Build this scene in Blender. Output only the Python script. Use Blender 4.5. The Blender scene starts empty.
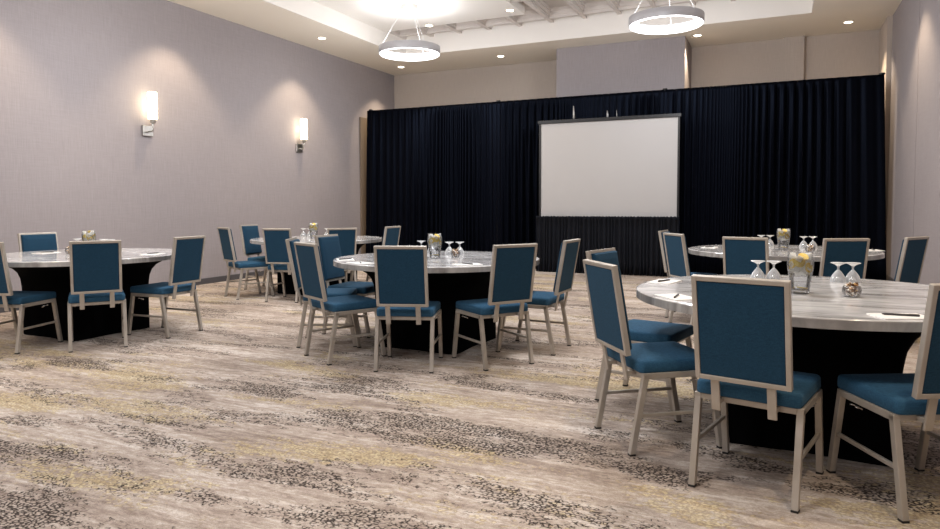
import bpy, bmesh, math, random
from mathutils import Vector, Matrix
R = math.radians
PI = math.pi
scene = bpy.context.scene
COL = scene.collection
random.seed(7)

# ------------------------------------------------------------------ helpers
def srgb(r, g, b):
    f = lambda c: (c/255/12.92) if c/255 <= 0.04045 else ((c/255+0.055)/1.055)**2.4
    return (f(r), f(g), f(b), 1.0)

def obj(name, bm, mat, parent=None, smooth=False, angle=None):
    me = bpy.data.meshes.new(name)
    bmesh.ops.recalc_face_normals(bm, faces=bm.faces)
    bm.to_mesh(me); bm.free()
    if smooth:
        for p in me.polygons: p.use_smooth = True
        if angle is not None:
            me.set_sharp_from_angle(angle=R(angle))
    o = bpy.data.objects.new(name, me)
    me.materials.append(mat)
    COL.objects.link(o)
    if parent: o.parent = parent
    return o

def empty(name, loc, rz=0.0):
    o = bpy.data.objects.new(name, None)
    o.empty_display_size = 0.1
    o.location = loc; o.rotation_euler = (0, 0, rz)
    COL.objects.link(o)
    return o

def tag(o, label=None, cat=None, group=None, kind=None):
    if label: o['label'] = label
    if cat: o['category'] = cat
    if group: o['group'] = group
    if kind: o['kind'] = kind
    return o

def struct(o):
    o['kind'] = 'structure'; return o

def kids(o):
    return [c for c in bpy.data.objects if c.parent == o]

def copy_tree(o, parent=None):
    c = o.copy(); COL.objects.link(c)
    if parent: c.parent = parent
    for ch in kids(o): copy_tree(ch, c)
    return c

def bevel_all(bm, geom_edges, w, seg=2):
    if w > 0:
        bmesh.ops.bevel(bm, geom=list(geom_edges), offset=w, segments=seg, affect='EDGES', profile=0.5)

def hexa(bm, pts, bev=0.0, seg=2):
    """8 points: bottom loop 0-3, top loop 4-7."""
    vs = [bm.verts.new(p) for p in pts]
    fs = [(0, 3, 2, 1), (4, 5, 6, 7), (0, 1, 5, 4), (1, 2, 6, 5), (2, 3, 7, 6), (3, 0, 4, 7)]
    faces = [bm.faces.new([vs[i] for i in f]) for f in fs]
    if bev:
        es = set(e for f in faces for e in f.edges)
        bevel_all(bm, es, bev, seg)

def box(bm, x0, x1, y0, y1, z0, z1, bev=0.0, seg=2):
    hexa(bm, [(x0, y0, z0), (x1, y0, z0), (x1, y1, z0), (x0, y1, z0),
              (x0, y0, z1), (x1, y0, z1), (x1, y1, z1), (x0, y1, z1)], bev, seg)

def obox(bm, o, u, v, n, u0, u1, v0, v1, n0, n1, bev=0.0, seg=2):
    """box in an oblique frame (o origin; u, v, n axes)"""
    P = lambda a, b, c: o + u*a + v*b + n*c
    hexa(bm, [P(u0, v0, n0), P(u1, v0, n0), P(u1, v0, n1), P(u0, v0, n1),
              P(u0, v1, n0), P(u1, v1, n0), P(u1, v1, n1), P(u0, v1, n1)], bev, seg)

def beam(bm, a, b, w, d, bev=0.003):
    """square tube from a to b with horizontal ends: width along x, depth along y (for mostly vertical tubes)"""
    a, b = Vector(a), Vector(b)
    pts = []
    for p in (a, b):
        pts += [p+Vector((-w/2, -d/2, 0)), p+Vector((w/2, -d/2, 0)), p+Vector((w/2, d/2, 0)), p+Vector((-w/2, d/2, 0))]
    hexa(bm, pts, bev)

def tube(bm, pts, r, n=8, close=False):
    pts = [Vector(p) for p in pts]
    rings = []
    N = len(pts)
    for i, p in enumerate(pts):
        if close:
            t = pts[(i+1) % N] - pts[i-1]
        else:
            t = pts[min(i+1, N-1)] - pts[max(i-1, 0)]
        t.normalize()
        up = Vector((0, 0, 1)) if abs(t.z) < .95 else Vector((1, 0, 0))
        x = t.cross(up).normalized(); y = t.cross(x)
        rr = r[i] if isinstance(r, (list, tuple)) else r
        rings.append([bm.verts.new(p + x*math.cos(2*PI*k/n)*rr + y*math.sin(2*PI*k/n)*rr) for k in range(n)])
    for i in range(N-1 + (1 if close else 0)):
        A, B = rings[i], rings[(i+1) % N]
        for k in range(n):
            bm.faces.new((A[k], A[(k+1) % n], B[(k+1) % n], B[k]))
    if not close:
        bm.faces.new(rings[0]); bm.faces.new(rings[-1][::-1])

def lathe(bm, prof, n=32, cx=0, cy=0, cap0=True, cap1=True, close=False):
    rings = []
    for r, z in prof:
        rings.append([bm.verts.new((cx+r*math.cos(2*PI*k/n), cy+r*math.sin(2*PI*k/n), z)) for k in range(n)])
    m = len(rings)
    for i in range(m if close else m-1):
        A, B = rings[i], rings[(i+1) % m]
        for k in range(n):
            bm.faces.new((A[k], A[(k+1) % n], B[(k+1) % n], B[k]))
    if not close:
        if cap0: bm.faces.new(rings[0][::-1])
        if cap1: bm.faces.new(rings[-1])

# ------------------------------------------------------------------ materials
class NT:
    def __init__(s, name):
        s.m = bpy.data.materials.new(name); s.m.use_nodes = True
        s.t = s.m.node_tree; s.t.nodes.clear()
        s.out = s.n('ShaderNodeOutputMaterial')
    def n(s, typ, **kw):
        nd = s.t.nodes.new(typ)
        for k, v in kw.items():
            if k.startswith('i_'):
                key = k[2:]
                nd.inputs[int(key) if key.isdigit() else key.replace('_', ' ')].default_value = v
            else: setattr(nd, k, v)
        return nd
    def l(s, a, b): s.t.links.new(a, b)
    def bsdf(s, **kw):
        b = s.n('ShaderNodeBsdfPrincipled')
        for k, v in kw.items(): b.inputs[k.replace('_', ' ')].default_value = v
        s.l(b.outputs[0], s.out.inputs[0]); return b
    def math(s, op, a, b=None, clamp=False):
        nd = s.n('ShaderNodeMath', operation=op, use_clamp=clamp)
        for i, x in enumerate((a, b)):
            if x is None: continue
            if isinstance(x, (int, float)): nd.inputs[i].default_value = x
            else: s.l(x, nd.inputs[i])
        return nd.outputs[0]
    def ramp(s, fac, stops, interp='LINEAR'):
        nd = s.n('ShaderNodeValToRGB'); cr = nd.color_ramp; cr.interpolation = interp
        while len(cr.elements) < len(stops): cr.elements.new(0.5)
        for e, (p, c) in zip(cr.elements, stops): e.position = p; e.color = c
        s.l(fac, nd.inputs[0]); return nd.outputs[0]
    def mix(s, fac, a, b, blend='MIX'):
        nd = s.n('ShaderNodeMix', data_type='RGBA', blend_type=blend)
        for i, x in ((0, fac), (6, a), (7, b)):
            if isinstance(x, (int, float, tuple)): nd.inputs[i].default_value = x
            else: s.l(x, nd.inputs[i])
        return nd.outputs[2]
    def coords(s, scale=(1, 1, 1), rot=(0, 0, 0), kind='Object'):
        tc = s.n('ShaderNodeTexCoord'); mp = s.n('ShaderNodeMapping')
        mp.inputs['Scale'].default_value = scale; mp.inputs['Rotation'].default_value = rot
        s.l(tc.outputs[kind], mp.inputs[0]); return mp.outputs[0]
    def noise(s, vec, scale, detail=3, rough=.5, dist=0.0):
        nd = s.n('ShaderNodeTexNoise'); s.l(vec, nd.inputs['Vector'])
        nd.inputs['Scale'].default_value = scale; nd.inputs['Detail'].default_value = detail
        nd.inputs['Roughness'].default_value = rough; nd.inputs['Distortion'].default_value = dist
        return nd.outputs['Fac']
    def bump(s, b, h, strength=.2, dist=.01):
        nd = s.n('ShaderNodeBump'); nd.inputs['Strength'].default_value = strength
        nd.inputs['Distance'].default_value = dist; s.l(h, nd.inputs['Height']); s.l(nd.outputs[0], b.inputs['Normal'])

def simple(name, col, rough=.5, metal=0.0, **kw):
    t = NT(name); t.bsdf(Base_Color=col, Roughness=rough, Metallic=metal, **kw); return t.m

def m_wall(name, c1, c2):
    t = NT(name); b = t.bsdf(Roughness=.75)
    b.inputs['Specular IOR Level'].default_value = .25
    v = t.coords((60, 60, 1.2)); v2 = t.coords((2, 2, 90)); v3 = t.coords((1, 1, 1))
    a = t.noise(v, 4, 3); h = t.noise(v2, 3, 2)
    w = t.math('ADD', t.math('MULTIPLY', a, .65), t.math('MULTIPLY', h, .35))
    col = t.ramp(w, [(.3, c1), (.7, c2)])
    big = t.noise(v3, .6, 2)
    col = t.mix(t.math('MULTIPLY', big, .10), col, (.6, .58, .6, 1))
    t.l(col, b.inputs['Base Color']); t.bump(b, w, .15, .002)
    return t.m

def m_paint(name, col, rough=.6):
    t = NT(name); b = t.bsdf(Base_Color=col, Roughness=rough)
    b.inputs['Specular IOR Level'].default_value = .3
    t.bump(b, t.noise(t.coords(), 120, 2), .05, .001)
    return t.m

def m_carpet():
    t = NT('carpet'); b = t.bsdf(Roughness=.95)
    b.inputs['Specular IOR Level'].default_value = .1
    def warp(vec, amt):
        nz = t.n('ShaderNodeTexNoise'); t.l(t.coords((1, 1, 1)), nz.inputs['Vector']); nz.inputs['Scale'].default_value = 9; nz.inputs['Detail'].default_value = 3
        sc_ = t.n('ShaderNodeVectorMath', operation='SCALE'); t.l(nz.outputs['Color'], sc_.inputs[0]); sc_.inputs['Scale'].default_value = amt
        ad = t.n('ShaderNodeVectorMath', operation='ADD'); t.l(vec, ad.inputs[0]); t.l(sc_.outputs[0], ad.inputs[1]); return ad.outputs[0]
    # streaks run across the room (along X)
    vb = t.coords((.55, 2.4, 1)); vd = warp(t.coords((.55, 2.1, 1)), .16)
    vf = warp(t.coords((1.8, 15, 1)), .5); vm = t.coords((4.5, 11, 1)); vc = t.coords((1, 1, 1))
    base_f = t.noise(vb, 1.1, 4, .6, .3)
    fine = t.noise(vf, 1.7, 5, .7, .3)
    blot = t.noise(vm, 2.6, 6, .75, .4)
    s = t.math('ADD', t.math('MULTIPLY', base_f, .30), t.math('ADD', t.math('MULTIPLY', fine, .35), t.math('MULTIPLY', blot, .35)))
    col = t.ramp(s, [(.36, srgb(124, 110, 100)), (.45, srgb(154, 139, 128)), (.52, srgb(181, 167, 155)), (.60, srgb(210, 200, 191))])
    # pebbles
    vp = warp(t.coords((46, 68, 1)), 1.2)
    vor = t.n('ShaderNodeTexVoronoi', feature='DISTANCE_TO_EDGE'); t.l(vp, vor.inputs['Vector']); vor.inputs['Scale'].default_value = 1
    vor2 = t.n('ShaderNodeTexVoronoi', feature='F1'); t.l(vp, vor2.inputs['Vector']); vor2.inputs['Scale'].default_value = 1
    sep = t.n('ShaderNodeSeparateColor'); t.l(vor2.outputs['Color'], sep.inputs[0])
    edge = t.ramp(vor.outputs['Distance'], [(.10, (1, 1, 1, 1)), (.30, (0, 0, 0, 1))])
    brk = t.ramp(t.noise(vc, 55, 2), [(.36, (.0, .0, .0, 1)), (.50, (1, 1, 1, 1))])
    off = t.n('ShaderNodeMapping'); t.l(vd, off.inputs[0]); off.inputs['Location'].default_value = (DARK_OFF[0], DARK_OFF[1], 0)
    dn = t.noise(off.outputs[0], 1.5, 6, .66, .4)
    def bands(L, amt):
        acc = None; src = warp(t.coords((1, 1, 1)), .10)
        for cx, cy, hl, hw, an in L:
            mp = t.n('ShaderNodeMapping', vector_type='TEXTURE'); t.l(src, mp.inputs[0])
            mp.inputs['Location'].default_value = (cx+.05, cy+.05, .05); mp.inputs['Rotation'].default_value = (0, 0, R(an)); mp.inputs['Scale'].default_value = (hl, hw, 1)
            g_ = t.n('ShaderNodeTexGradient', gradient_type='SPHERICAL'); t.l(mp.outputs[0], g_.inputs[0])
            acc = g_.outputs['Fac'] if acc is None else t.math('MAXIMUM', acc, g_.outputs['Fac'])
        return t.math('MULTIPLY', t.math('SQRT', acc), amt)
    dn = t.math('ADD', t.math('MULTIPLY', t.math('SUBTRACT', dn, .5), 1.35), .5)
    dn = t.math('SUBTRACT', t.math('ADD', dn, bands(DARK, .20)), .055)
    dm = t.ramp(t.math('ADD', dn, t.math('MULTIPLY', t.math('SUBTRACT', sep.outputs[0], .5), .16)), [(.515, (0, 0, 0, 1)), (.57, (1, 1, 1, 1))])
    dots = t.math('MULTIPLY', edge, brk)
    dfac = t.math('MULTIPLY', dm, dots)
    off2 = t.n('ShaderNodeMapping'); t.l(vd, off2.inputs[0]); off2.inputs['Location'].default_value = (YEL_OFF[0], YEL_OFF[1], 3.0)
    yn = t.noise(off2.outputs[0], 1.2, 5, .62, .3)
    yn = t.math('ADD', t.math('MULTIPLY', t.math('SUBTRACT', yn, .5), 1.35), .5)
    yn = t.math('SUBTRACT', t.math('ADD', yn, bands(YEL, .19)), .05)
    ym = t.ramp(t.math('ADD', yn, t.math('MULTIPLY', t.math('SUBTRACT', sep.outputs[2], .5), .16)), [(.54, (0, 0, 0, 1)), (.61, (1, 1, 1, 1))])
    ycol = t.mix(sep.outputs[0], srgb(186, 164, 112), srgb(220, 206, 160))
    ycol = t.mix(t.math('MULTIPLY', dots, .8), ycol, srgb(138, 116, 80))
    col = t.mix(t.math('MULTIPLY', ym, .55), col, ycol)
    col = t.mix(t.math('MULTIPLY', dm, .22), col, srgb(176, 160, 146))
    # every pebble shows faintly all over the pile
    col = t.mix(t.math('MULTIPLY', dots, .16), col, srgb(96, 84, 76))
    col = t.mix(t.math('MULTIPLY', dfac, .95), col, srgb(44, 37, 34))
    grain = t.noise(vc, 240, 2)
    col = t.mix(.35, col, t.ramp(grain, [(.32, (.22, .22, .22, 1)), (.68, (.78, .78, .78, 1))]), 'OVERLAY')
    t.l(col, b.inputs['Base Color'])
    h = t.math('ADD', t.math('MULTIPLY', grain, .6), t.math('MULTIPLY', edge, -.5))
    t.bump(b, h, .35, .004)
    return t.m

def m_fabric(name, c1, c2, sheen=.3):
    t = NT(name); b = t.bsdf(Roughness=.85)
    b.inputs['Specular IOR Level'].default_value = .15
    b.inputs['Sheen Weight'].default_value = sheen; b.inputs['Sheen Roughness'].default_value = .5
    b.inputs['Sheen Tint'].default_value = (.45, .7, .9, 1)
    va = t.coords((30, 30, 300)); vb = t.coords((300, 300, 30))
    w = t.math('ADD', t.math('MULTIPLY', t.noise(va, 2, 2), .5), t.math('MULTIPLY', t.noise(vb, 2, 2), .5))
    t.l(t.ramp(w, [(.35, c1), (.65, c2)]), b.inputs['Base Color'])
    t.bump(b, w, .25, .002)
    return t.m

def m_metal_paint():
    t = NT('champagne_paint'); b = t.bsdf(Roughness=.42, Metallic=.35)
    f = t.noise(t.coords((1, 1, 1)), 8, 3)
    t.l(t.ramp(f, [(.3, srgb(168, 159, 147)), (.7, srgb(186, 178, 168))]), b.inputs['Base Color'])
    return t.m

def m_marble(name, c):
    t = NT(name); b = t.bsdf(Roughness=.16)
    b.inputs['Coat Weight'].default_value = .4; b.inputs['Coat Roughness'].default_value = .05
    v = t.coords((1.0, 4.2, 1)); v2 = t.coords((2.0, 11, 1))
    a = t.noise(v, 1.6, 5, .6, 1.4); d = t.noise(v2, 1.4, 5, .65, .8)
    s = t.math('ADD', t.math('MULTIPLY', a, .6), t.math('MULTIPLY', d, .4))
    t.l(t.ramp(s, [(.36, c[0]), (.46, c[1]), (.53, c[2]), (.62, c[3])]), b.inputs['Base Color'])
    return t.m

def m_drape(name, col, sheen, spec=.3, rough=.5):
    t = NT(name); b = t.bsdf(Base_Color=col, Roughness=rough)
    b.inputs['Specular IOR Level'].default_value = spec
    b.inputs['Specular Tint'].default_value = (.45, .6, 1.0, 1)
    b.inputs['Sheen Weight'].default_value = sheen; b.inputs['Sheen Roughness'].default_value = .3
    b.inputs['Sheen Tint'].default_value = (.35, .48, .85, 1)
    t.bump(b, t.noise(t.coords((1, 1, 1)), 300, 2), .1, .001)
    return t.m

def m_emit(name, col, s):
    t = NT(name); e = t.n('ShaderNodeEmission'); e.inputs[0].default_value = col; e.inputs[1].default_value = s
    t.l(e.outputs[0], t.out.inputs[0]); return t.m

def m_glass(name, tint=(1, 1, 1, 1), base=.06, haze=0.0):
    """thin clear glass: transparent with fresnel gloss and a painted white haze that brightens it"""
    t = NT(name)
    tr = t.n('ShaderNodeBsdfTransparent'); tr.inputs[0].default_value = tint
    gl = t.n('ShaderNodeBsdfGlossy'); gl.inputs['Roughness'].default_value = .04
    df = t.n('ShaderNodeBsdfTranslucent'); df.inputs[0].default_value = (.95, .96, .97, 1)
    d2 = t.n('ShaderNodeBsdfDiffuse'); d2.inputs[0].default_value = (.95, .96, .97, 1)
    lw = t.n('ShaderNodeLayerWeight'); lw.inputs[0].default_value = .35
    fac = t.math('ADD', t.math('MULTIPLY', lw.outputs['Fresnel'], .85), base, True)
    m1 = t.n('ShaderNodeMixShader'); t.l(fac, m1.inputs[0]); t.l(tr.outputs[0], m1.inputs[1]); t.l(gl.outputs[0], m1.inputs[2])
    mh = t.n('ShaderNodeMixShader'); mh.inputs[0].default_value = .5; t.l(df.outputs[0], mh.inputs[1]); t.l(d2.outputs[0], mh.inputs[2])
    hz = t.math('ADD', t.math('MULTIPLY', lw.outputs['Facing'], haze), haze*.35, True)  # white scatter mixed into the clear glass to paint in brightness
    m2 = t.n('ShaderNodeMixShader'); t.l(hz, m2.inputs[0]); t.l(m1.outputs[0], m2.inputs[1]); t.l(mh.outputs[0], m2.inputs[2])
    t.l(m2.outputs[0], t.out.inputs[0]); return t.m

# where the woven bands lie on the carpet: centre, half length, half width, turn
DARK = [(-3.75, 2.43, 0.4, .13, 12.0), (-3.05, 2.47, 0.65, .13, -0.0), (-2.12, 2.42, 0.67, .13, -4.0), (-3.17, 2.14, 0.63, .13, -1.0), (-2.9, 3.41, 0.85, .13, -10.0), (-3.99, 3.33, 0.25, .13, -1.0), (-4.86, 3.43, 0.45, .13, -1.0), (-1.7, 2.36, 0.45, .13, -12.0), (-1.46, 2.22, 0.29, .13, -10.0), (-2.71, 1.73, 0.27, .13, -3.0), (-2.72, 1.61, 0.21, .13, -10.0), (-1.54, 2.05, 0.23, .13, -4.0), (-1.81, 3.35, 0.5, .13, -5.0), (-1.34, 3.37, 0.31, .13, 16.0), (-0.88, 3.23, 0.41, .13, -6.0), (-0.49, 3.11, 0.31, .13, -29.0), (-2.43, 3.26, 0.35, .13, -6.0), (-1.82, 4.2, 0.53, .13, -12.0), (-1.23, 4.06, 0.39, .13, -10.0), (-1.47, 3.03, 0.44, .13, 9.0), (0.4, 3.3, 0.38, .13, 7.0), (-0.18, 3.45, 0.36, .13, -22.0), (-4.41, 4.7, 0.92, .13, -16.0), (-1.2, 2.17, 0.22, .13, -13.0)]
YEL = [(-3.45, 2.82, 0.93, 0.18, 6.0), (-2.14, 2.68, 0.66, 0.18, -5.0), (-2.67, 1.95, 0.66, 0.18, 5.0), (-1.86, 2.71, 0.5, 0.18, -0.0), (-1.0, 2.63, 0.52, 0.18, -3.0), (-1.96, 3.7, 0.38, 0.18, -5.0), (-0.39, 2.85, 0.3, 0.18, -30.0), (-3.27, 4.07, 0.63, 0.18, -6.0), (-2.0, 1.87, 0.22, 0.18, 2.0), (-4.25, 2.65, 0.48, 0.18, -2.0)]
DARK_OFF = (3.0, 1.7); YEL_OFF = (7.3, 4.1)
def m_ice():
    t = NT('ice'); d = t.n('ShaderNodeBsdfDiffuse'); d.inputs[0].default_value = (.96, .96, .94, 1)
    tl_ = t.n('ShaderNodeBsdfTranslucent'); tl_.inputs[0].default_value = (.96, .96, .94, 1)
    m1 = t.n('ShaderNodeMixShader'); m1.inputs[0].default_value = .5; t.l(d.outputs[0], m1.inputs[1]); t.l(tl_.outputs[0], m1.inputs[2])
    tr = t.n('ShaderNodeBsdfTransparent'); m2 = t.n('ShaderNodeMixShader'); m2.inputs[0].default_value = .95
    t.l(tr.outputs[0], m2.inputs[1]); t.l(m1.outputs[0], m2.inputs[2]); t.l(m2.outputs[0], t.out.inputs[0]); return t.m
M = dict(
    wall=m_wall('wall_vinyl', srgb(137, 130, 131), srgb(157, 150, 152)),
    wallback=m_wall('wall_vinyl_back', srgb(176, 163, 152), srgb(194, 182, 171)),
    soffit=m_paint('ceiling_paint', srgb(243, 236, 222)),
    white=m_paint('ceiling_white', srgb(236, 232, 226)),
    rib=m_paint('ceiling_grid_paint', srgb(206, 199, 193)),
    tile=m_paint('ceiling_tile', srgb(200, 193, 187)),
    base=m_paint('baseboard_vinyl', srgb(78, 76, 78), .5),
    trimbrown=m_paint('trim_tan', srgb(122, 108, 94)),
    carpet=m_carpet(),
    back=m_fabric('upholstery_teal_shaded', srgb(20, 47, 66), srgb(35, 69, 92), .08),  # same cloth as the seats, shade put into a darker colour
    seat=m_fabric('upholstery_teal_lit', srgb(35, 68, 93), srgb(53, 94, 122), .1),  # same cloth as the backs, overhead light put into a paler colour
    metal=m_metal_paint(),
    rubber=simple('black_rubber', srgb(28, 26, 25), .6),
    chrome=simple('chrome', (.75, .74, .72, 1), .2, 1.0),
    nickel=simple('brushed_nickel', (.55, .53, .50, 1), .35, 1.0),
    top=m_marble('marbled_laminate', (srgb(150, 148, 148), srgb(188, 186, 186), srgb(214, 213, 213), srgb(236, 236, 235))),
    edge=m_marble('marbled_edge', (srgb(134, 130, 127), srgb(158, 154, 150), srgb(176, 172, 168), srgb(192, 188, 184))),
    spandex=simple('black_spandex', (.003, .003, .0035, 1), .95, **{'Specular_IOR_Level': .03}),
    drape=m_drape('black_velour', (.0016, .0018, .0032, 1), .04, .06, .44),
    skirt=m_drape('black_pleat', (.010, .010, .011, 1), .05, .15, .6),
    screen=m_paint('projection_screen', srgb(176, 173, 171), .8),
    black=simple('black_metal', (.012, .011, .011, 1), .4, .3),
    rod=simple('grey_rod', srgb(170, 168, 165), .4, .5),
    ringgrey=simple('grey_aluminium', srgb(190, 190, 194), .45, .2),
    wire=simple('steel_wire', srgb(225, 225, 225), .4, .3),
    canopy=m_paint('canopy_white', srgb(225, 222, 218)),
    glow=m_emit('pendant_diffuser', (1.0, .98, .97, 1), 6.0),
    lamp=m_emit('sconce_diffuser', (1.0, .84, .58, 1), 8.0),
    lens=m_emit('downlight_lens', (1.0, .88, .70, 1), 14.0),
    trimring=m_paint('downlight_trim', srgb(235, 228, 215)),
    glass=m_glass('clear_glass', (.99, .99, .99, 1), .02, .07),
    goblet=m_glass('goblet_glass', (.97, .98, .98, 1), .10, .58),
    water=m_glass('water', (.93, .945, .96, 1), .0, .02),
    ice=m_ice(),
    lemon=None, pith=None,
    paper=m_paint('paper', srgb(228, 226, 222), .8),
    pen=simple('dark_pen', srgb(52, 48, 50), .35),
    sweets=None,
)
def m_lemon():
    t = NT('lemon'); b = t.bsdf(Roughness=.4)
    f = t.noise(t.coords(), 60, 2)
    t.l(t.ramp(f, [(.35, srgb(226, 186, 60)), (.65, srgb(246, 222, 120))]), b.inputs['Base Color']); return t.m
M['lemon'] = m_lemon()
def m_sweets():
    t = NT('sweets'); b = t.bsdf(Roughness=.35)
    v = t.n('ShaderNodeTexVoronoi'); t.l(t.coords((1, 1, 1)), v.inputs['Vector']); v.inputs['Scale'].default_value = 75
    s = t.n('ShaderNodeSeparateColor'); t.l(v.outputs['Color'], s.inputs[0])
    t.l(t.ramp(s.outputs[0], [(.0, srgb(96, 62, 34)), (.3, srgb(178, 134, 82)), (.5, srgb(240, 232, 220)), (.75, srgb(214, 182, 130)), (.9, srgb(60, 42, 30))], 'CONSTANT'), b.inputs['Base Color'])
    return t.m
M['sweets'] = m_sweets()

# ------------------------------------------------------------------ room
XL, XR, YB, YF, ZC = -8.07, 1.58, 13.5, -4.5, 4.17
SX0, SX1, SY1, SY0 = -6.83, .42, 11.88, -3.3        # coffer opening in the soffit
ZP, ZT = 4.47, 4.66

def boxobj(name, mat, *a, bev=0.0):
    bm = bmesh.new(); box(bm, *a, bev=bev); return obj(name, bm, mat)

struct(boxobj('floor', M['carpet'], XL-.1, XR+.1, YF-.1, YB+.1, -.1, 0))
struct(boxobj('wall_left', M['wall'], XL-.12, XL, YF, YB, 0, ZC+.9))
struct(boxobj('wall_right', M['wall'], XR, XR+.12, YF, YB, 0, ZC+.9))
struct(boxobj('wall_back', M['wallback'], XL-.12, XR+.12, YB, YB+.12, 0, ZC+.9))
struct(boxobj('wall_front', M['wall'], XL-.12, XR+.12, YF-.12, YF, 0, ZC+.9))
# projecting wall chase behind the screen, and the two pilasters
struct(boxobj('wall_chase', M['wall'], -3.90, -1.55, 12.52, YB, 0, ZC))
struct(boxobj('trim_1', M['wallback'], .03, .36, YB-.09, YB, 0, ZC))
struct(boxobj('trim_2', M['wallback'], 1.51, XR, 12.57, YB, 0, ZC))
struct(boxobj('trim_3', M['trimbrown'], XL, XL+.035, 12.06, 12.36, 0, 3.06))
bm = bmesh.new()
for y in (10.25, 7.0, 3.6): box(bm, XR-.004, XR, y-.008, y+.008, .09, ZC)
struct(obj('trim_4', bm, M['wall']))
struct(boxobj('baseboard_left', M['base'], XL, XL+.015, YF, 12.05, 0, .088, bev=.003))
struct(boxobj('baseboard_right', M['base'], XR-.015, XR, YF, 12.55, 0, .088, bev=.003))
# soffit ring
bm = bmesh.new()
box(bm, XL, SX0, YF, YB, ZC, ZC+.9); box(bm, SX1, XR, YF, YB, ZC, ZC+.9)
box(bm, SX0, SX1, SY1, YB, ZC, ZC+.9); box(bm, SX0, SX1, YF, SY0, ZC, ZC+.9)
struct(obj('ceiling', bm, M['soffit']))
# white painted face of the coffer, upper deck, plain panel
bm = bmesh.new()
t_ = .012
box(bm, SX0, SX0+t_, SY0, SY1, ZC, ZT); box(bm, SX1-t_, SX1, SY0, SY1, ZC, ZT)
box(bm, SX0+t_, SX1-t_, SY1-t_, SY1, ZC, ZT); box(bm, SX0+t_, SX1-t_, SY0, SY0+t_, ZC, ZT)
struct(obj('trim_5', bm, M['white']))
struct(boxobj('ceiling_deck', M['tile'], SX0, SX1, SY0, SY1, ZT, ZT+.06))
struct(boxobj('ceiling_panel', M['white'], SX0+t_, -4.02, SY0+t_, 11.08, ZP, ZT))
# ribbed grid of the recessed ceiling: stepped ribs both ways
bm = bmesh.new()
def rib(x0, x1, y0, y1, axis):
    if axis == 'y':
        c = (x0+x1)/2
        box(bm, c-.085, c+.085, y0, y1, 4.60, ZT); box(bm, c-.06, c+.06, y0, y1, 4.54, 4.60); box(bm, c-.035, c+.035, y0, y1, 4.49, 4.54)
    else:
        c = (y0+y1)/2
        box(bm, x0, x1, c-.085, c+.085, 4.602, ZT); box(bm, x0, x1, c-.06, c+.06, 4.542, 4.602); box(bm, x0, x1, c-.035, c+.035, 4.495, 4.542)
for i in range(-3, 9):
    x = -5.0 + .61*i
    if x > SX1-.1: break
    rib(x, x, SY0+t_ if x > -4.0 else 11.08, SY1-t_, 'y')
y = 11.62
k = 0
while y > 2.0:
    rib(SX0+t_ if y > 11.1 else -4.02, SX1-t_, y, y, 'x'); y -= .61*2
struct(obj('ceiling_grid', bm, M['rib']))

# ------------------------------------------------------------------ banquet chairs
def v_(x, y, z): return Vector((x, y, z))
HB, HT, YB0, YT0 = .486, .93, -.014, -.0905
def back_frame_axes():
    o = v_(0, YB0, HB); top = v_(0, YT0, HT)
    v = (top-o); Lb = v.length; v = v/Lb
    u = v_(1, 0, 0); n = u.cross(v) * -1      # towards the sitter (+y)
    if n.y < 0: n = -n
    return o, u, v, n, Lb

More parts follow.
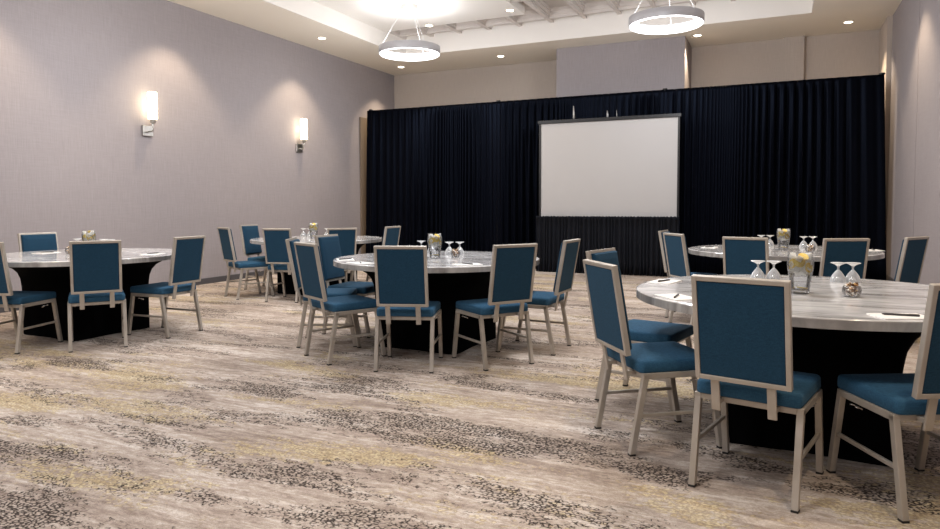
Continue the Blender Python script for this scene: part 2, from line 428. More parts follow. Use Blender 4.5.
def make_chair():
    c = empty('banquet_chair', (0, 0, 0))
    mt = M['metal']
    for sx in (-1, 1):
        for rear in (True, False):
            bm = bmesh.new()
            if rear: a, b = v_(.206*sx, 0, .009), v_(.206*sx, .070, .396)
            else: a, b = v_(.208*sx, .483, .009), v_(.207*sx, .415, .396)
            beam(bm, a, b, .028, .030)
            lg = obj('leg', bm, mt, c)
            bm = bmesh.new(); box(bm, a.x-.0145, a.x+.0145, a.y-.0155, a.y+.0155, 0, .0095, .002)
            obj('foot_cap', bm, M['rubber'], lg)
        bm = bmesh.new()
        w = .007
        hexa(bm, [(.206*sx-w, .034, .185), (.206*sx+w, .034, .185), (.207*sx+w, .452, .185), (.207*sx-w, .452, .185),
                  (.206*sx-w, .037, .203), (.206*sx+w, .037, .203), (.207*sx+w, .449, .203), (.207*sx-w, .449, .203)], .003)
        obj('stretcher', bm, mt, c)
        bm = bmesh.new()
        pts = []
        for k in range(15):
            t = k/14
            pts.append(v_((.19+.022*math.sin(t*PI*3))*sx, .30+.055*t, .360-.016*math.sin(t*PI)-.008*math.cos(t*PI*4)))
        tube(bm, pts, .003, 6)
        obj('ganging_hook', bm, M['chrome'], c, True)
    bm = bmesh.new()
    for sx in (-1, 1): box(bm, sx*.206-.014, sx*.206+.014, .053, .432, .374, .403, .003)
    box(bm, -.194, .194, .055, .079, .375, .402, .003); box(bm, -.194, .194, .406, .430, .375, .402, .003)
    obj('seat_frame', bm, mt, c)
    # cushion: crowned, rounded
    bm = bmesh.new()
    nx, ny = 13, 13
    X0, X1, Y0, Y1, Z0, Z1 = -.213, .213, .040, .462, .403, .46
    def rr(t, r, L):  # rounded edge offset
        return t
    grid = []
    levels = [(0.0, .004), (.006, 0.0), (.030, 0.0), (.046, .001), (.054, .005), (.058, .013)]
    def ring(inset, z, crown=0):
        cr = .028
        pts = []
        for (cx, cy, a0) in ((X1-cr, Y0+cr, -90), (X1-cr, Y1-cr, 0), (X0+cr, Y1-cr, 90), (X0+cr, Y0+cr, 180)):
            for k in range(5):
                a = R(a0+90*k/4); q = max(cr-inset, .004)
                pts.append((cx+math.cos(a)*q, cy+math.sin(a)*q, z))
        return pts
    rings = [[bm.verts.new(p) for p in ring(ins, Z0+dz)] for dz, ins in levels]
    for A, B in zip(rings, rings[1:]):
        for k in range(20): bm.faces.new((A[k], A[(k+1) % 20], B[(k+1) % 20], B[k]))
    bm.faces.new(rings[0][::-1])
    # crowned top: shrink rings
    last = rings[-1]; cx, cy = 0, (Y0+Y1)/2
    for s, dz in ((.8, .004), (.5, .007), (.2, .008)):
        nw = []
        for v in rings[-1]:
            nw.append(bm.verts.new((cx+(v.co.x-cx)*s, cy+(v.co.y-cy)*s, Z0+.058+dz)))
        for k in range(20): bm.faces.new((last[k], last[(k+1) % 20], nw[(k+1) % 20], nw[k]))
        last = nw
    bm.faces.new(last)
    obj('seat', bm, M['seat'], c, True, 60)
    # back
    o, u, v, n, Lb = back_frame_axes()
    bm = bmesh.new()
    W, T_ = .190, .021
    obox(bm, o, u, v, n, -W, -W+T_, 0, Lb, -.012, .016, .003); obox(bm, o, u, v, n, W-T_, W, 0, Lb, -.012, .016, .003)
    obox(bm, o, u, v, n, -W+T_-.002, W-T_+.002, 0, T_, -.0115, .0155, .003); obox(bm, o, u, v, n, -W+T_-.002, W-T_+.002, Lb-T_, Lb, -.0115, .0155, .003)
    obj('back_frame', bm, mt, c)
    bm = bmesh.new()
    # upholstered pad: flat rear inside the frame, padded front
    i0 = T_-.001
    def loop(ins, dn):
        return [bm.verts.new(o+u*a+v*b+n*dn) for a, b in ((-W+i0+ins, i0+ins), (W-i0-ins, i0+ins), (W-i0-ins, Lb-i0-ins), (-W+i0+ins, Lb-i0-ins))]
    L_ = [loop(.012, -.0085), loop(.004, -.008), loop(0, -.004), loop(0, .018), loop(.003, .032), loop(.012, .040), loop(.05, .045)]
    for A, B in zip(L_, L_[1:]):
        for k in range(4): bm.faces.new((A[k], A[(k+1) % 4], B[(k+1) % 4], B[k]))
    bm.faces.new(L_[0][::-1]); bm.faces.new(L_[-1])
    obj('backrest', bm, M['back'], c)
    for sx in (-1, 1):
        bm = bmesh.new()
        x = sx*.112
        hexa(bm, [(x-.018, .008, .350), (x+.018, .008, .350), (x+.018, .020, .350), (x-.018, .020, .350),
                  (x-.018, -.021, .503), (x+.018, -.021, .503), (x+.018, -.009, .503), (x-.018, -.009, .503)], .003)
        box(bm, x-.016, x+.016, .016, .058, .378, .398, .002)
        obj('back_bracket', bm, mt, c)
    return c

CH = [
('A', -0.119, 2.973, 347.1, 'blue chair with its back turned, largest in view, before the near table'),
('E', -0.754, 3.432, 307.0, 'blue chair in three-quarter rear view at the left of the near table, covering another chair'),
('F', 0.643, 3.097, 26.9, 'blue chair cut off by the right picture edge, its seat under the near table'),
('E2', -0.962, 4.322, 257.7, 'blue chair showing its padded front, half hidden behind another chair left of the near table'),
('B', -2.472, 4.233, 18.9, 'blue chair with its back squarely turned, in front of the middle round table'),
('C', -1.823, 4.690, 54.7, 'blue chair angled leftward at the middle table, right of the square-backed chair'),
('D', -1.633, 5.410, 88.0, 'blue chair seen nearly edge on at the right end of the middle table'),
('K', -3.289, 4.292, 332.4, 'blue chair in rear quarter view at the front left of the middle table'),
('K2', -3.825, 4.790, 298.0, 'blue chair mostly hidden behind the rear-quarter chair at the front left of the middle table'),
('K3', -3.910, 5.390, 274.3, 'blue chair showing its padded front at the far left end of the middle table'),
('J', -5.904, 3.411, 16.7, 'blue chair cut off by the left picture edge, facing the left table'),
('H', -5.235, 3.855, 54.0, 'blue chair with its back squarely turned, in front of the left table'),
('I', -5.100, 4.649, 93.2, 'blue chair angled leftward at the right end of the left table'),
('L4', -7.175, 4.657, 260.0, 'blue chair facing the room behind the left table, next to the left wall'),
('N1', -6.531, 6.729, 335.3, 'small distant blue chair in rear quarter view, leftmost at the table by the left wall'),
('N2', -7.017, 7.695, 273.7, 'small distant blue chair showing its padded front, between the left wall and a far table'),
('N3', -5.657, 6.673, 11.9, 'small distant blue chair with back turned, right of the rear-quarter chair by the left wall'),
('N4', -5.021, 7.049, 52.5, 'distant blue chair back just above the left end of the middle table'),
('N5', -4.771, 7.773, 90.6, 'narrow distant blue chair back standing against the black drape, above the middle table'),
('P1', -1.066, 7.640, 266.4, 'blue chair seen edge on with padding showing, leftmost at the far right table'),
('P2', -0.870, 6.930, 306.0, 'blue chair back at the left of the far right table, overlapping the edge-on chair'),
('G1', -0.243, 6.415, 347.3, 'blue chair back in front of the far right table, left of its carafe'),
('G2', 0.483, 6.486, 24.7, 'blue chair back in front of the far right table, right of its carafe'),
('G3', 1.020, 6.951, 56.8, 'slanted blue chair back beside the right wall at the far right table'),
]
proto = make_chair()
for i, (nm, x, y, a, lab) in enumerate(CH):
    c = proto if i == 0 else copy_tree(proto)
    c.location = (x, y, 0); c.rotation_euler = (0, 0, R(a))
    tag(c, lab, 'chair', 'blue banquet chairs around the round tables')

# ------------------------------------------------------------------ round tables
TB = dict(Q=(.160, 4.025), L=(-6.12, 4.40), M=(-2.745, 5.30), N=(-5.87, 7.70), P=(.03, 7.56))
TR = .902
def make_table():
    t = empty('round_table', (0, 0, 0))
    bm = bmesh.new()
    lathe(bm, [(TR-.012, .712), (TR-.0025, .712), (TR-.0025, .7495), (TR-.006, .752), (TR-.03, .752)], 128)
    obj('tabletop', bm, M['top'], t, True, 40)
    bm = bmesh.new()
    lathe(bm, [(TR-.002, .707), (TR+.001, .708), (TR+.001, .7475), (TR-.002, .749)], 128, close=True)
    obj('edge_band', bm, M['edge'], t, True, 40)
    # black stretch base: square plan at the floor, flaring to a round rim under the top
    bm = bmesh.new()
    n = 96; rings = []
    prof = [(0.0, .0), (.02, .0), (.12, -.005), (.25, -.008), (.38, 0.0), (.46, .02), (.53, .045), (.59, .085), (.635, .135), (.67, .195), (.692, .26), (.704, .32), (.711, .345)]
    for z, fl in prof:
        k = min(1, fl/.345)**.6 if fl > 0 else 0
        rg = []
        for j in range(n):
            th = 2*PI*j/n
            a = (th - R(312)) % (PI/2); a = min(a, PI/2-a)         # angle from nearest corner
            rs = .545*math.cos(PI/4)/math.cos(PI/4-a)               # square
            rs = rs + .012*math.cos(4*a)*1
            r = (rs)*(1-k) + (.55+fl*.965)*k
            rg.append(bm.verts.new((r*math.cos(th), r*math.sin(th), z)))
        rings.append(rg)
    for A, B in zip(rings, rings[1:]):
        for j in range(n): bm.faces.new((A[j], A[(j+1) % n], B[(j+1) % n], B[j]))
    bm.faces.new(rings[0][::-1]); bm.faces.new(rings[-1])
    obj('base', bm, M['spandex'], t, True, 50)['label'] = 'black hourglass-shaped base'
    return t
tl = dict(
    Q='large near round table with grey marbled top and black flared base, right foreground',
    M='round marbled table with black flared base in the middle of the room',
    L='round marbled table with black flared base nearest the left picture edge',
    N='distant round marbled table by the left wall, behind the middle table',
    P='distant round marbled table by the right wall, behind the near table')
tp = make_table()
for i, k in enumerate(('Q', 'M', 'L', 'N', 'P')):
    t = tp if i == 0 else copy_tree(tp)
    t.location = (*TB[k], 0)
    tag(t, tl[k], 'table', 'round marbled tables')

# ------------------------------------------------------------------ table ware
ZTOP = .752
def make_carafe():
    c = empty('water_carafe', (0, 0, 0))
    H = .218
    out = [(.040, 0), (.0455, .004), (.046, .02), (.051, .06), (.058, .105), (.0635, .140), (.0645, .165), (.062, .188), (.0575, .208), (.058, H)]
    bm = bmesh.new(); lathe(bm, out, 36, cap1=False); lathe(bm, [(.0005, .019), (.044, .019)], 36, cap1=False)
    obj('glass_body', bm, M['glass'], c, True, 50)
    bm = bmesh.new(); lathe(bm, [(.042, .0215), (.047, .06), (.054, .105), (.0595, .14), (.0605, .165), (.059, .186)], 32)
    obj('water', bm, M['water'], c, True, 50)
    rnd = random.Random(3)
    for k in range(22):
        bm = bmesh.new(); s = .0145
        box(bm, -s, s, -s, s, -s, s, .003)
        a = k*2.4; rr_ = .040 if k % 3 else .012
        z = .112 + .0105*(k % 9)
        bm.transform(Matrix.Translation((rr_*math.cos(a), rr_*math.sin(a), z)) @ Matrix.Rotation(a, 4, 'Z') @ Matrix.Rotation(.6*k, 4, 'X'))
        obj('ice_cube', bm, M['ice'], c)
    for (a, z, rr_, tilt) in ((195, .160, .046, 84), (243, .168, .050, 86), (300, .140, .050, 84), (60, .155, .046, 84), (275, .196, .03, 40), (130, .140, .046, 86), (20, .03, .012, 8)):
        bm = bmesh.new(); lathe(bm, [(.0255, -.003), (.027, 0), (.0255, .003)], 20)
        bm.transform(Matrix.Translation((rr_*math.cos(R(a)), rr_*math.sin(R(a)), z)) @ Matrix.Rotation(R(a), 4, 'Z') @ Matrix.Rotation(R(tilt), 4, 'Y'))
        obj('lemon_slice', bm, M['lemon'], c, True, 40)
    return c
def make_goblet():
    g = empty('water_goblet', (0, 0, 0))     # standing upside down on its rim
    bm = bmesh.new()
    out = [(.0425, 0), (.0430, .010), (.040, .024), (.033, .040), (.023, .055), (.014, .066), (.008, .072)]
    inn = [(r-.0018, z-.0012 if z else z) for r, z in out][::-1]
    lathe(bm, out + inn, 28, close=True)
    obj('bowl', bm, M['goblet'], g, True, 60)
    bm = bmesh.new(); lathe(bm, [(.008, .0715), (.0055, .078), (.0052, .086), (.0065, .094), (.011, .100)], 18)
    obj('stem', bm, M['goblet'], g, True, 60)
    bm = bmesh.new(); lathe(bm, [(.011, .0995), (.020, .106), (.034, .1115), (.0415, .114), (.0425, .1162), (.041, .1172)], 28)
    obj('foot', bm, M['goblet'], g, True, 60)
    return g
def make_bowl():
    b = empty('glass_bowl', (0, 0, 0))
    bm = bmesh.new()
    out = [(.026, 0), (.036, .006), (.044, .022), (.045, .036), (.041, .050), (.039, .055)]
    inn = [(r-.002, z+.001) for r, z in out][::-1]
    lathe(bm, out + inn[:-1] + [(.02, .006)], 28)
    obj('glass_wall', bm, M['glass'], b, True, 50)
    return b
def make_sweets():
    bm = bmesh.new(); rnd = random.Random(11)
    for k in range(46):
        a = rnd.uniform(0, 2*PI); z = rnd.uniform(.013, .066)
        rmax = .026 if z < .02 else (.030 if z < .05 else .024)
        rr_ = rmax*math.sqrt(rnd.random())
        m4 = Matrix.Translation((rr_*math.cos(a), rr_*math.sin(a), z)) @ Matrix.Rotation(rnd.uniform(0, 3), 4, 'X') @ Matrix.Rotation(rnd.uniform(0, 3), 4, 'Z')
        tmp = bmesh.new(); box(tmp, -.009, .009, -.006, .006, -.004, .004, .002); tmp.transform(m4)
        me = bpy.data.meshes.new('tmp'); tmp.to_mesh(me); tmp.free(); bm.from_mesh(me); bpy.data.meshes.remove(me)
    return obj('wrapped_sweets', bm, M['sweets'])
def make_pad():
    bm = bmesh.new(); box(bm, -.07, .07, -.105, .105, 0, .005, .0006)
    return obj('notepad', bm, M['paper'])
def make_pen():
    p = empty('pen', (0, 0, 0))
    bm = bmesh.new(); lathe(bm, [(.0015, -.07), (.0045, -.058), (.0048, .05), (.0042, .066)], 10)
    bm.transform(Matrix.Rotation(PI/2, 4, 'Y')); bm.transform(Matrix.Translation((0, 0, .0048)))
    obj('barrel', bm, M['pen'], p, True, 50)
    bm = bmesh.new(); box(bm, .028, .064, -.0012, .0012, .0096, .0112, .0004); box(bm, .0615, .064, -.0012, .0012, .008, .0112)
    obj('clip', bm, M['nickel'], p)
    return p

car = make_carafe()
cl = [('Q', .11, 3.94, 20, 'largest glass carafe of iced lemon water, centre of the near table'),
      ('M', -2.74, 5.25, 70, 'glass carafe of iced lemon water standing on the middle table'),
      ('P', .05, 7.52, 10, 'glass carafe of lemon water on the far right table, between two chair backs'),
      ('N', -5.95, 7.72, 40, 'small distant lemon water carafe on the table beside the left wall'),
      ('L', -6.37, 4.62, 200, 'lemon water carafe on the left table, only its top above a chair back')]
for i, (k, x, y, a, lab) in enumerate(cl):
    c = car if i == 0 else copy_tree(car)
    c.location = (x, y, ZTOP); c.rotation_euler = (0, 0, R(a)); tag(c, lab, 'carafe', 'lemon water carafes')
gb = make_goblet()
gl = [(-.11, 4.56, 'upside-down glass on the near table, left of the pair behind the largest chair'),
      (-.02, 4.575, 'upside-down glass on the near table, right of the pair behind the largest chair'),
      (.333, 4.60, 'upside-down glass on the near table, left one of the pair behind the sweets bowl'),
      (.412, 4.62, 'upside-down glass on the near table, right one of the pair behind the sweets bowl'),
      (-2.83, 5.72, 'upside-down glass on the middle table, left one behind its sweets bowl'),
      (-2.74, 5.76, 'upside-down glass on the middle table, right one behind its sweets bowl'),
      (-3.17, 5.79, 'upside-down glass on the middle table, left one of the pair left of the carafe'),
      (-3.08, 5.83, 'upside-down glass on the middle table, right one of the pair left of the carafe'),
      (.25, 8.05, 'upside-down glass on the far right table, left one behind its sweets bowl'),
      (.34, 8.07, 'upside-down glass on the far right table, right one behind its sweets bowl'),
      (-.17, 8.18, 'upside-down glass on the far right table, left one of the pair above the chair back'),
      (-.08, 8.20, 'upside-down glass on the far right table, right one of the pair above the chair back'),
      (-6.43, 8.10, 'tiny upturned glass left of the carafe by the left wall, left one of its pair'),
      (-6.34, 8.13, 'tiny upturned glass left of the carafe by the left wall, right one of its pair'),
      (-6.11, 8.24, 'tiny upturned glass right of the carafe by the left wall, left one of its pair'),
      (-6.02, 8.27, 'tiny upturned glass right of the carafe by the left wall, right one of its pair'),
      (-6.83, 4.82, 'upside-down glass on the left table, only its foot showing left of the carafe'),
      (-6.45, 4.84, 'upside-down glass on the left table, its foot showing just right of the carafe'),
      (-6.31, 4.82, 'upside-down glass on the left table, its foot showing farthest right of the carafe')]
for i, (x, y, lab) in enumerate(gl):
    c = gb if i == 0 else copy_tree(gb)
    c.location = (x, y, ZTOP); tag(c, lab, 'glass', 'upside-down stemmed glasses on the tables')
bw = make_bowl(); sw = make_sweets()
bl = [('near', .345, 3.90), ('middle', -2.63, 5.44), ('far right', .285, 7.30), ('left', -6.29, 4.36)]
for i, (k, x, y) in enumerate(bl):
    b = bw if i == 0 else copy_tree(bw); s = sw if i == 0 else copy_tree(sw)
    b.location = (x, y, ZTOP); s.location = (x, y, ZTOP); s.rotation_euler = (0, 0, i*1.3)
    tag(b, f'small round glass bowl holding wrapped sweets on the {k} table', 'bowl', 'sweets bowls on the tables')
    tag(s, f'heap of brown and white wrapped sweets in the bowl on the {k} table', 'sweets', 'heaps of sweets', 'stuff')
pd = make_pad(); pn = make_pen()
# table, angle of the seat, radius of the pad, pen turn, label tail
pl = [('Q', 168, .80, 80, 'at the far left of the near table'), ('Q', 219, .80, 50, 'at the left front of the near table'),
      ('Q', 293, .80, 68, 'at the right front of the near table'),
      ('M', 219, .80, 35, 'at the left end of the middle table'), ('M', 247, .80, 60, 'at the left front of the middle table'),
      ('M', 316, .74, 20, 'at the right front of the middle table'),
      ('L', 20, .68, 70, 'at the right end of the left table'), ('L', 187, .50, 30, 'before the chair between left table and wall'),
      ('P', 174, .70, 60, 'at the left end of the far right table'), ('P', 14, .86, 80, 'at the right end of the far right table')]
for i, (k, a, r_, pt, tail) in enumerate(pl):
    p = pd if i == 0 else copy_tree(pd); q = pn if i == 0 else copy_tree(pn)
    x = TB[k][0]+r_*math.cos(R(a)); y = TB[k][1]+r_*math.sin(R(a))
    p.location = (x, y, ZTOP); p.rotation_euler = (0, 0, R(a))
    q.location = (x, y, ZTOP+.005); q.rotation_euler = (0, 0, R(a+pt))
    tag(p, 'white notepad under a dark pen '+tail, 'notepad', 'notepads on the tables')
    tag(q, 'dark pen lying on the notepad '+tail, 'pen', 'pens on the notepads')

# ------------------------------------------------------------------ drape wall
ZD = 3.17; YD = 12.0
def drape(name, x0, x1, seed, flare0=0.0, flare1=0.0):
    rnd = random.Random(seed)
    n = int((x1-x0)/.0125); rows = [0.015, .3, .7, 1.2, 1.7, 2.2, 2.6, 2.9, 3.03, ZD-.06, ZD-.055, ZD]
    # irregular folds
    ph = [0.0]
    for i in range(n):
        ph.append(ph[-1] + 2*PI*.0125/(.125*(1+.45*math.sin(i*.021+seed)+.25*math.sin(i*.057+seed*2.1))))
    bm = bmesh.new(); R_ = []
    for z in rows:
        f = 1-z/ZD; row = []
        for i in range(n+1):
            s = i/n
            x = x0+(x1-x0)*s
            x += f*(flare0*(1-s)**6*-1 + flare1*s**6)
            amp = (.026+.038*f)*(.75+.45*math.sin(i*.033+seed*3))
            if z > ZD-.07: amp = .007
            wob = .5*math.sin(s*17+seed+z*.9)
            yy = YD + amp*math.sin(ph[i]+.5*math.sin(z*1.1+i*.013)+wob*f) + .4*amp*math.sin(2*ph[i]+seed+z*.4)
            yy = YD + (yy-YD)*min(1, i/14, (n-i)/14)
            row.append(bm.verts.new((x, yy, z)))
        R_.append(row)
    for A, B in zip(R_, R_[1:]):
        for i in range(n): bm.faces.new((A[i], A[i+1], B[i+1], B[i]))
    o = obj(name, bm, M['drape'], None, True)
    md = o.modifiers.new('cloth', 'SOLIDIFY'); md.thickness = .006
    return o
d1 = drape('drape', -7.83, -4.915, 1, .08, 0)
tag(d1, 'black velour drape panel nearest the left wall, left of the screen', 'drape', 'black drape panels')
d2 = drape('drape', -4.913, -1.821, 2)
tag(d2, 'black velour drape panel directly behind the projection screen', 'drape', 'black drape panels')
d3 = drape('drape', -1.819, 1.42, 3, 0, .10)
tag(d3, 'black velour drape panel between the screen and the right wall', 'drape', 'black drape panels')
def post(x, lab):
    p = empty('drape_post', (x, YD+.09, 0))
    bm = bmesh.new(); lathe(bm, [(.024, .012), (.024, ZD+.007)], 16); obj('pole', bm, M['black'], p, True, 50)
    bm = bmesh.new(); lathe(bm, [(.030, ZD+.006), (.042, ZD+.012), (.042, ZD+.03), (.034, ZD+.036)], 16); obj('cap', bm, M['black'], p, True, 50)
    bm = bmesh.new(); box(bm, -.15, .15, -.12, .2, 0, .012, .003); obj('base_plate', bm, M['black'], p)
    tag(p, lab, 'post', 'drape posts')
post(-7.80, 'black drape post whose cap shows at the left end of the drape')
post(-4.92, 'black drape post whose cap shows above the drape, left of the screen')
post(-1.82, 'black drape post whose cap shows above the right end of the screen')
post(1.40, 'black drape post whose cap shows at the right end of the drape')

# ------------------------------------------------------------------ projection screen and its skirt
SXa, SXb, SZa, SZb, SY = -3.95, -1.505, .985, 2.70, 11.66
sc = empty('projection_screen', ((SXa+SXb)/2, SY, 0))
dx = -(SXa+SXb)/2
def sb(*a, bev=.003):
    bm = bmesh.new(); x0, x1, y0, y1, z0, z1 = a
    box(bm, x0+dx, x1+dx, y0-SY, y1-SY, z0, z1, bev); return bm
obj('screen_fabric', sb(SXa+.02, SXb-.02, SY-.002, SY+.004, SZa-.02, SZb-.02, bev=0), M['screen'], sc)
bm = sb(SXa, SXa+.035, SY-.018, SY+.018, SZa-.04, SZb); 
for a in ((SXb-.035, SXb, SY-.018, SY+.018, SZa-.04, SZb), (SXa+.035, SXb-.035, SY-.018, SY+.018, SZa-.06, SZa-.025)):
    x0, x1, y0, y1, z0, z1 = a; box(bm, x0+dx, x1+dx, y0-SY, y1-SY, z0, z1, .003)
obj('side_frame', bm, M['black'], sc)
obj('top_bar', sb(SXa-.02, SXb+.02, SY-.03, SY+.03, SZb-.045, SZb+.012), M['black'], sc)
for x in (SXa+.05, SXb-.05):
    obj('leg', sb(x-.02, x+.02, SY-.018, SY+.018, .02, SZa-.04), M['black'], sc)
    obj('foot', sb(x-.025, x+.025, SY-.025, SY+.18, 0, .02), M['black'], sc)
for x, h, w in ((-3.32, .25, .016), (-2.72, .13, .016), (-2.56, .13, .006)):
    bm = bmesh.new(); tube(bm, [(x+dx, .03, SZb-.03), (x+dx, .03, SZb+h*.5), (x+dx-.008, .03, SZb+h)], [w*1.2, w, w*.4], 8)
    obj('support_rod', bm, M['rod'], sc, True)
tag(sc, 'blank white projection screen in a thin black frame before the black drape', 'projection screen')
# pleated skirt
bm = bmesh.new()
n = 420; rows = [.008, .2, .5, .8, .945, .955, .99, 1.005]; RW = []
rnd = random.Random(5)
ph = [0]
for i in range(n): ph.append(ph[-1]+2*PI*(2.48/n)/(.075*(1+.35*math.sin(i*.13)+.2*math.sin(i*.31+1))))
for z in rows:
    row = []
    for i in range(n+1):
        x = -3.975 + 2.485*i/n
        amp = .016+.012*(1-z)
        if z > .95: amp = .010
        y = 11.57 + amp*math.sin(ph[i]+.3*math.sin(z*3+i*.02)) - (.012 if z > .95 else 0)
        zz = z + (.006*math.sin(ph[i]*1.5) if z > 1.0 else 0)
        row.append(bm.verts.new((x, y, zz)))
    RW.append(row)
for A, B in zip(RW, RW[1:]):
    for i in range(n): bm.faces.new((A[i], A[i+1], B[i+1], B[i]))
sk = obj('screen_skirt', bm, M['skirt'], None, True)
md = sk.modifiers.new('cloth', 'SOLIDIFY'); md.thickness = .005
tag(sk, 'black pleated skirt hanging to the carpet below the projection screen', 'skirt')

# ------------------------------------------------------------------ pendants, sconces, downlights
def pendant(x, y, z, zc, lab):
    p = empty('ring_pendant', (x, y, z))
    ro, ri = .50, .455
    bm = bmesh.new(); lathe(bm, [(ro, -.055), (ro+.003, -.05), (ro+.003, .058), (ro, .062), (ri+.012, .062), (ri+.012, .052), (ro-.012, .052), (ro-.012, -.055)], 96, close=True)
    obj('shade_ring', bm, M['ringgrey'], p, True, 40)
    bm = bmesh.new(); lathe(bm, [(ro-.013, -.062), (ro-.013, .050), (ri+.004, .050), (ri, .044), (ri, -.056), (ri+.006, -.064), (ro-.02, -.066)], 96, close=True)
    obj('diffuser', bm, M['glow'], p, True, 40)
    bm = bmesh.new(); lathe(bm, [(.13, zc-z-.07), (.135, zc-z-.065), (.135, zc-z)], 40)
    obj('canopy', bm, M['canopy'], p, True, 40)
    for a in (90, 210, 330):
        bm = bmesh.new(); tube(bm, [((ro-.03)*math.cos(R(a)), (ro-.03)*math.sin(R(a)), .06), (.11*math.cos(R(a)), .11*math.sin(R(a)), zc-z-.06)], .004, 6)
        obj('suspension_wire', bm, M['wire'], p, True)
    tag(p, lab, 'pendant light', 'ring pendants')
PEND = [(-5.56, 9.80, 3.74, ZP), (-1.46, 9.72, 3.74, 4.475)]
pendant(*PEND[0], 'grey ring pendant lit from below, hung from white canopy left of the screen')
pendant(*PEND[1], 'grey ring pendant lit from below, hung above the projection screen')

def area_disk(name, loc, size, power, col, rot=(0, 0, 0)):
    l = bpy.data.lights.new(name, 'AREA'); l.shape = 'DISK'; l.size = size; l.energy = power; l.color = col
    o = bpy.data.objects.new(name, l); o.location = loc; o.rotation_euler = rot; COL.objects.link(o); return o
PCOL = (.95, .965, 1.0)
def fill_point(x, y, z, e):
    l = bpy.data.lights.new('pendant_fill', 'POINT'); l.energy = e; l.color = PCOL; l.shadow_soft_size = .3
    o = bpy.data.objects.new('pendant_fill', l); o.location = (x, y, z); COL.objects.link(o)
for (x, y, e) in ((-5.56, 5.5, 80), (-1.46, 5.5, 80), (-5.56, 1.3, 55), (-1.46, 1.3, 55), (-5.56, -2.6, 30), (-1.46, -2.6, 30)):
    area_disk('pendant_lamp', (x, y, 3.70), .95, e*.55, PCOL)
    fill_point(x, y, 3.78, e*.2); fill_point(x, y, 3.35, e*1.2)  # lower point is an added fill under the ring height, brightening the soffit
for (x, y, z, zc) in PEND:
    area_disk('pendant_lamp', (x, y, z-.10), .88, 25, PCOL)
    fill_point(x, y, z+.02, 6); fill_point(x, y, z-.40, 85)  # second point is an unseen fill added below the ring for the soffit

def sconce(y, lab):
    s = empty('wall_sconce', (XL, y, 2.26))
    bm = bmesh.new(); box(bm, 0, .035, -.085, .085, -.075, .075, .006); obj('backplate', bm, M['nickel'], s)
    bm = bmesh.new(); tube(bm, [(.03, .0, -.01), (.10, 0, -.01), (.125, 0, .005), (.13, 0, .04), (.13, 0, .15)], .012, 10); obj('arm', bm, M['nickel'], s, True)
    bm = bmesh.new(); lathe(bm, [(.03, .10), (.036, .11), (.036, .165)], 20, .13, 0); obj('holder', bm, M['nickel'], s, True, 50)
    bm = bmesh.new(); lathe(bm, [(.057, .155), (.062, .158), (.062, .525), (.057, .53)], 28, .13, 0); obj('glass_shade', bm, M['lamp'], s, True, 50)
    tag(s, lab, 'wall sconce', 'tube sconces on the left wall')
    l = bpy.data.lights.new('sconce_lamp', 'POINT'); l.energy = .5; l.color = (1, .70, .34); l.shadow_soft_size = .02
    o = bpy.data.objects.new('sconce_lamp', l); o.location = (XL+.045, y, 2.6); COL.objects.link(o)
sconce(6.77, 'lit frosted tube sconce on the left wall above the left table, larger of the two')
sconce(10.06, 'lit frosted tube sconce on the left wall nearer the black drape, smaller of the two')

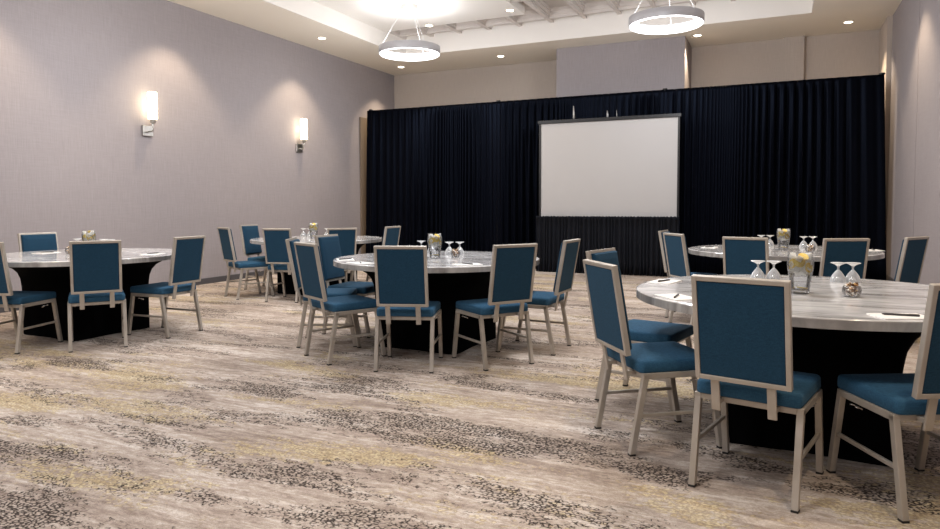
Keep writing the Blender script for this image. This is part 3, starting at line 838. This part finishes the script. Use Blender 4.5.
def downlight(x, y, z, lab, spot=True, power=170):
    d = empty('recessed_downlight', (x, y, z))
    bm = bmesh.new(); lathe(bm, [(.062, -.006), (.085, -.006), (.088, 0), (.062, 0)], 32, close=True); obj('trim_ring', bm, M['trimring'], d, True, 40)
    bm = bmesh.new(); lathe(bm, [(.063, -.004), (.063, -.001)], 32); obj('lens', bm, M['lens'], d)
    tag(d, lab, 'downlight', 'recessed ceiling downlights')
    spotlamp(x, y, z, power)
def spotlamp(x, y, z, power):
    l = bpy.data.lights.new('downlight_lamp', 'SPOT'); l.energy = power; l.color = (1.0, .80, .56); l.spot_size = R(95); l.spot_blend = .5; l.shadow_soft_size = .05
    o = bpy.data.objects.new('downlight_lamp', l); o.location = (x, y, z-.02); COL.objects.link(o)
downlight(-7.42, 9.94, ZC, 'round recessed downlight in the soffit along the left wall, above the sconces')
downlight(-7.43, 12.72, ZC, 'round recessed downlight in the back left ceiling corner below the left ring pendant')
downlight(-5.10, 12.66, ZC, 'round recessed downlight in the back soffit between ring pendant and wall chase')
downlight(-1.35, 12.58, ZC, 'round recessed downlight in the soffit beside the ring pendant above the screen')
downlight(.98, 12.72, ZC, 'round recessed downlight in the back right ceiling corner above the drape')
downlight(-5.84, 11.02, ZP, 'round recessed downlight in the raised white panel, right of the left pendant canopy', power=60)
downlight(-4.16, 10.74, ZP, 'round recessed downlight at the right edge of the raised white ceiling panel', power=60)
for (x, y) in ((-7.42, 7.14), (-7.42, 4.34), (-7.42, 1.54), (.98, 9.94), (.98, 7.14), (.98, 4.34), (.98, 1.54)):
    spotlamp(x, y, ZC, 150)

# ------------------------------------------------------------------ camera and world
cam = bpy.data.cameras.new('camera'); co = bpy.data.objects.new('camera', cam); COL.objects.link(co)
F, HY, H, PITCH, ROLL = 674.79, 237.61, 1.2289, .05009, -.003
YAW = R(24.565)
cam.sensor_fit = 'HORIZONTAL'; cam.sensor_width = 36; cam.lens = F/940*36
cam.shift_y = -(264.5-HY)/940
cam.clip_start = .05; cam.clip_end = 100
m = Matrix.Rotation(YAW, 4, 'Z') @ Matrix.Rotation(PI/2-PITCH, 4, 'X') @ Matrix.Rotation(ROLL, 4, 'Z')
m.translation = (0, 0, H)
co.matrix_world = m
scene.camera = co
w = bpy.data.worlds.new('world'); scene.world = w; w.use_nodes = True
w.node_tree.nodes['Background'].inputs[0].default_value = (.6, .65, .7, 1); w.node_tree.nodes['Background'].inputs[1].default_value = .1
vs = scene.view_settings
vs.view_transform = 'Standard'; vs.look = 'None'; vs.gamma = 1.0; vs.use_curve_mapping = False; vs.exposure = 0.08
cy = scene.cycles
cy.use_denoising = True; cy.max_bounces = 12; cy.diffuse_bounces = 6; cy.transparent_max_bounces = 24
cy.sample_clamp_indirect = 6.0; cy.caustics_reflective = False; cy.caustics_refractive = False
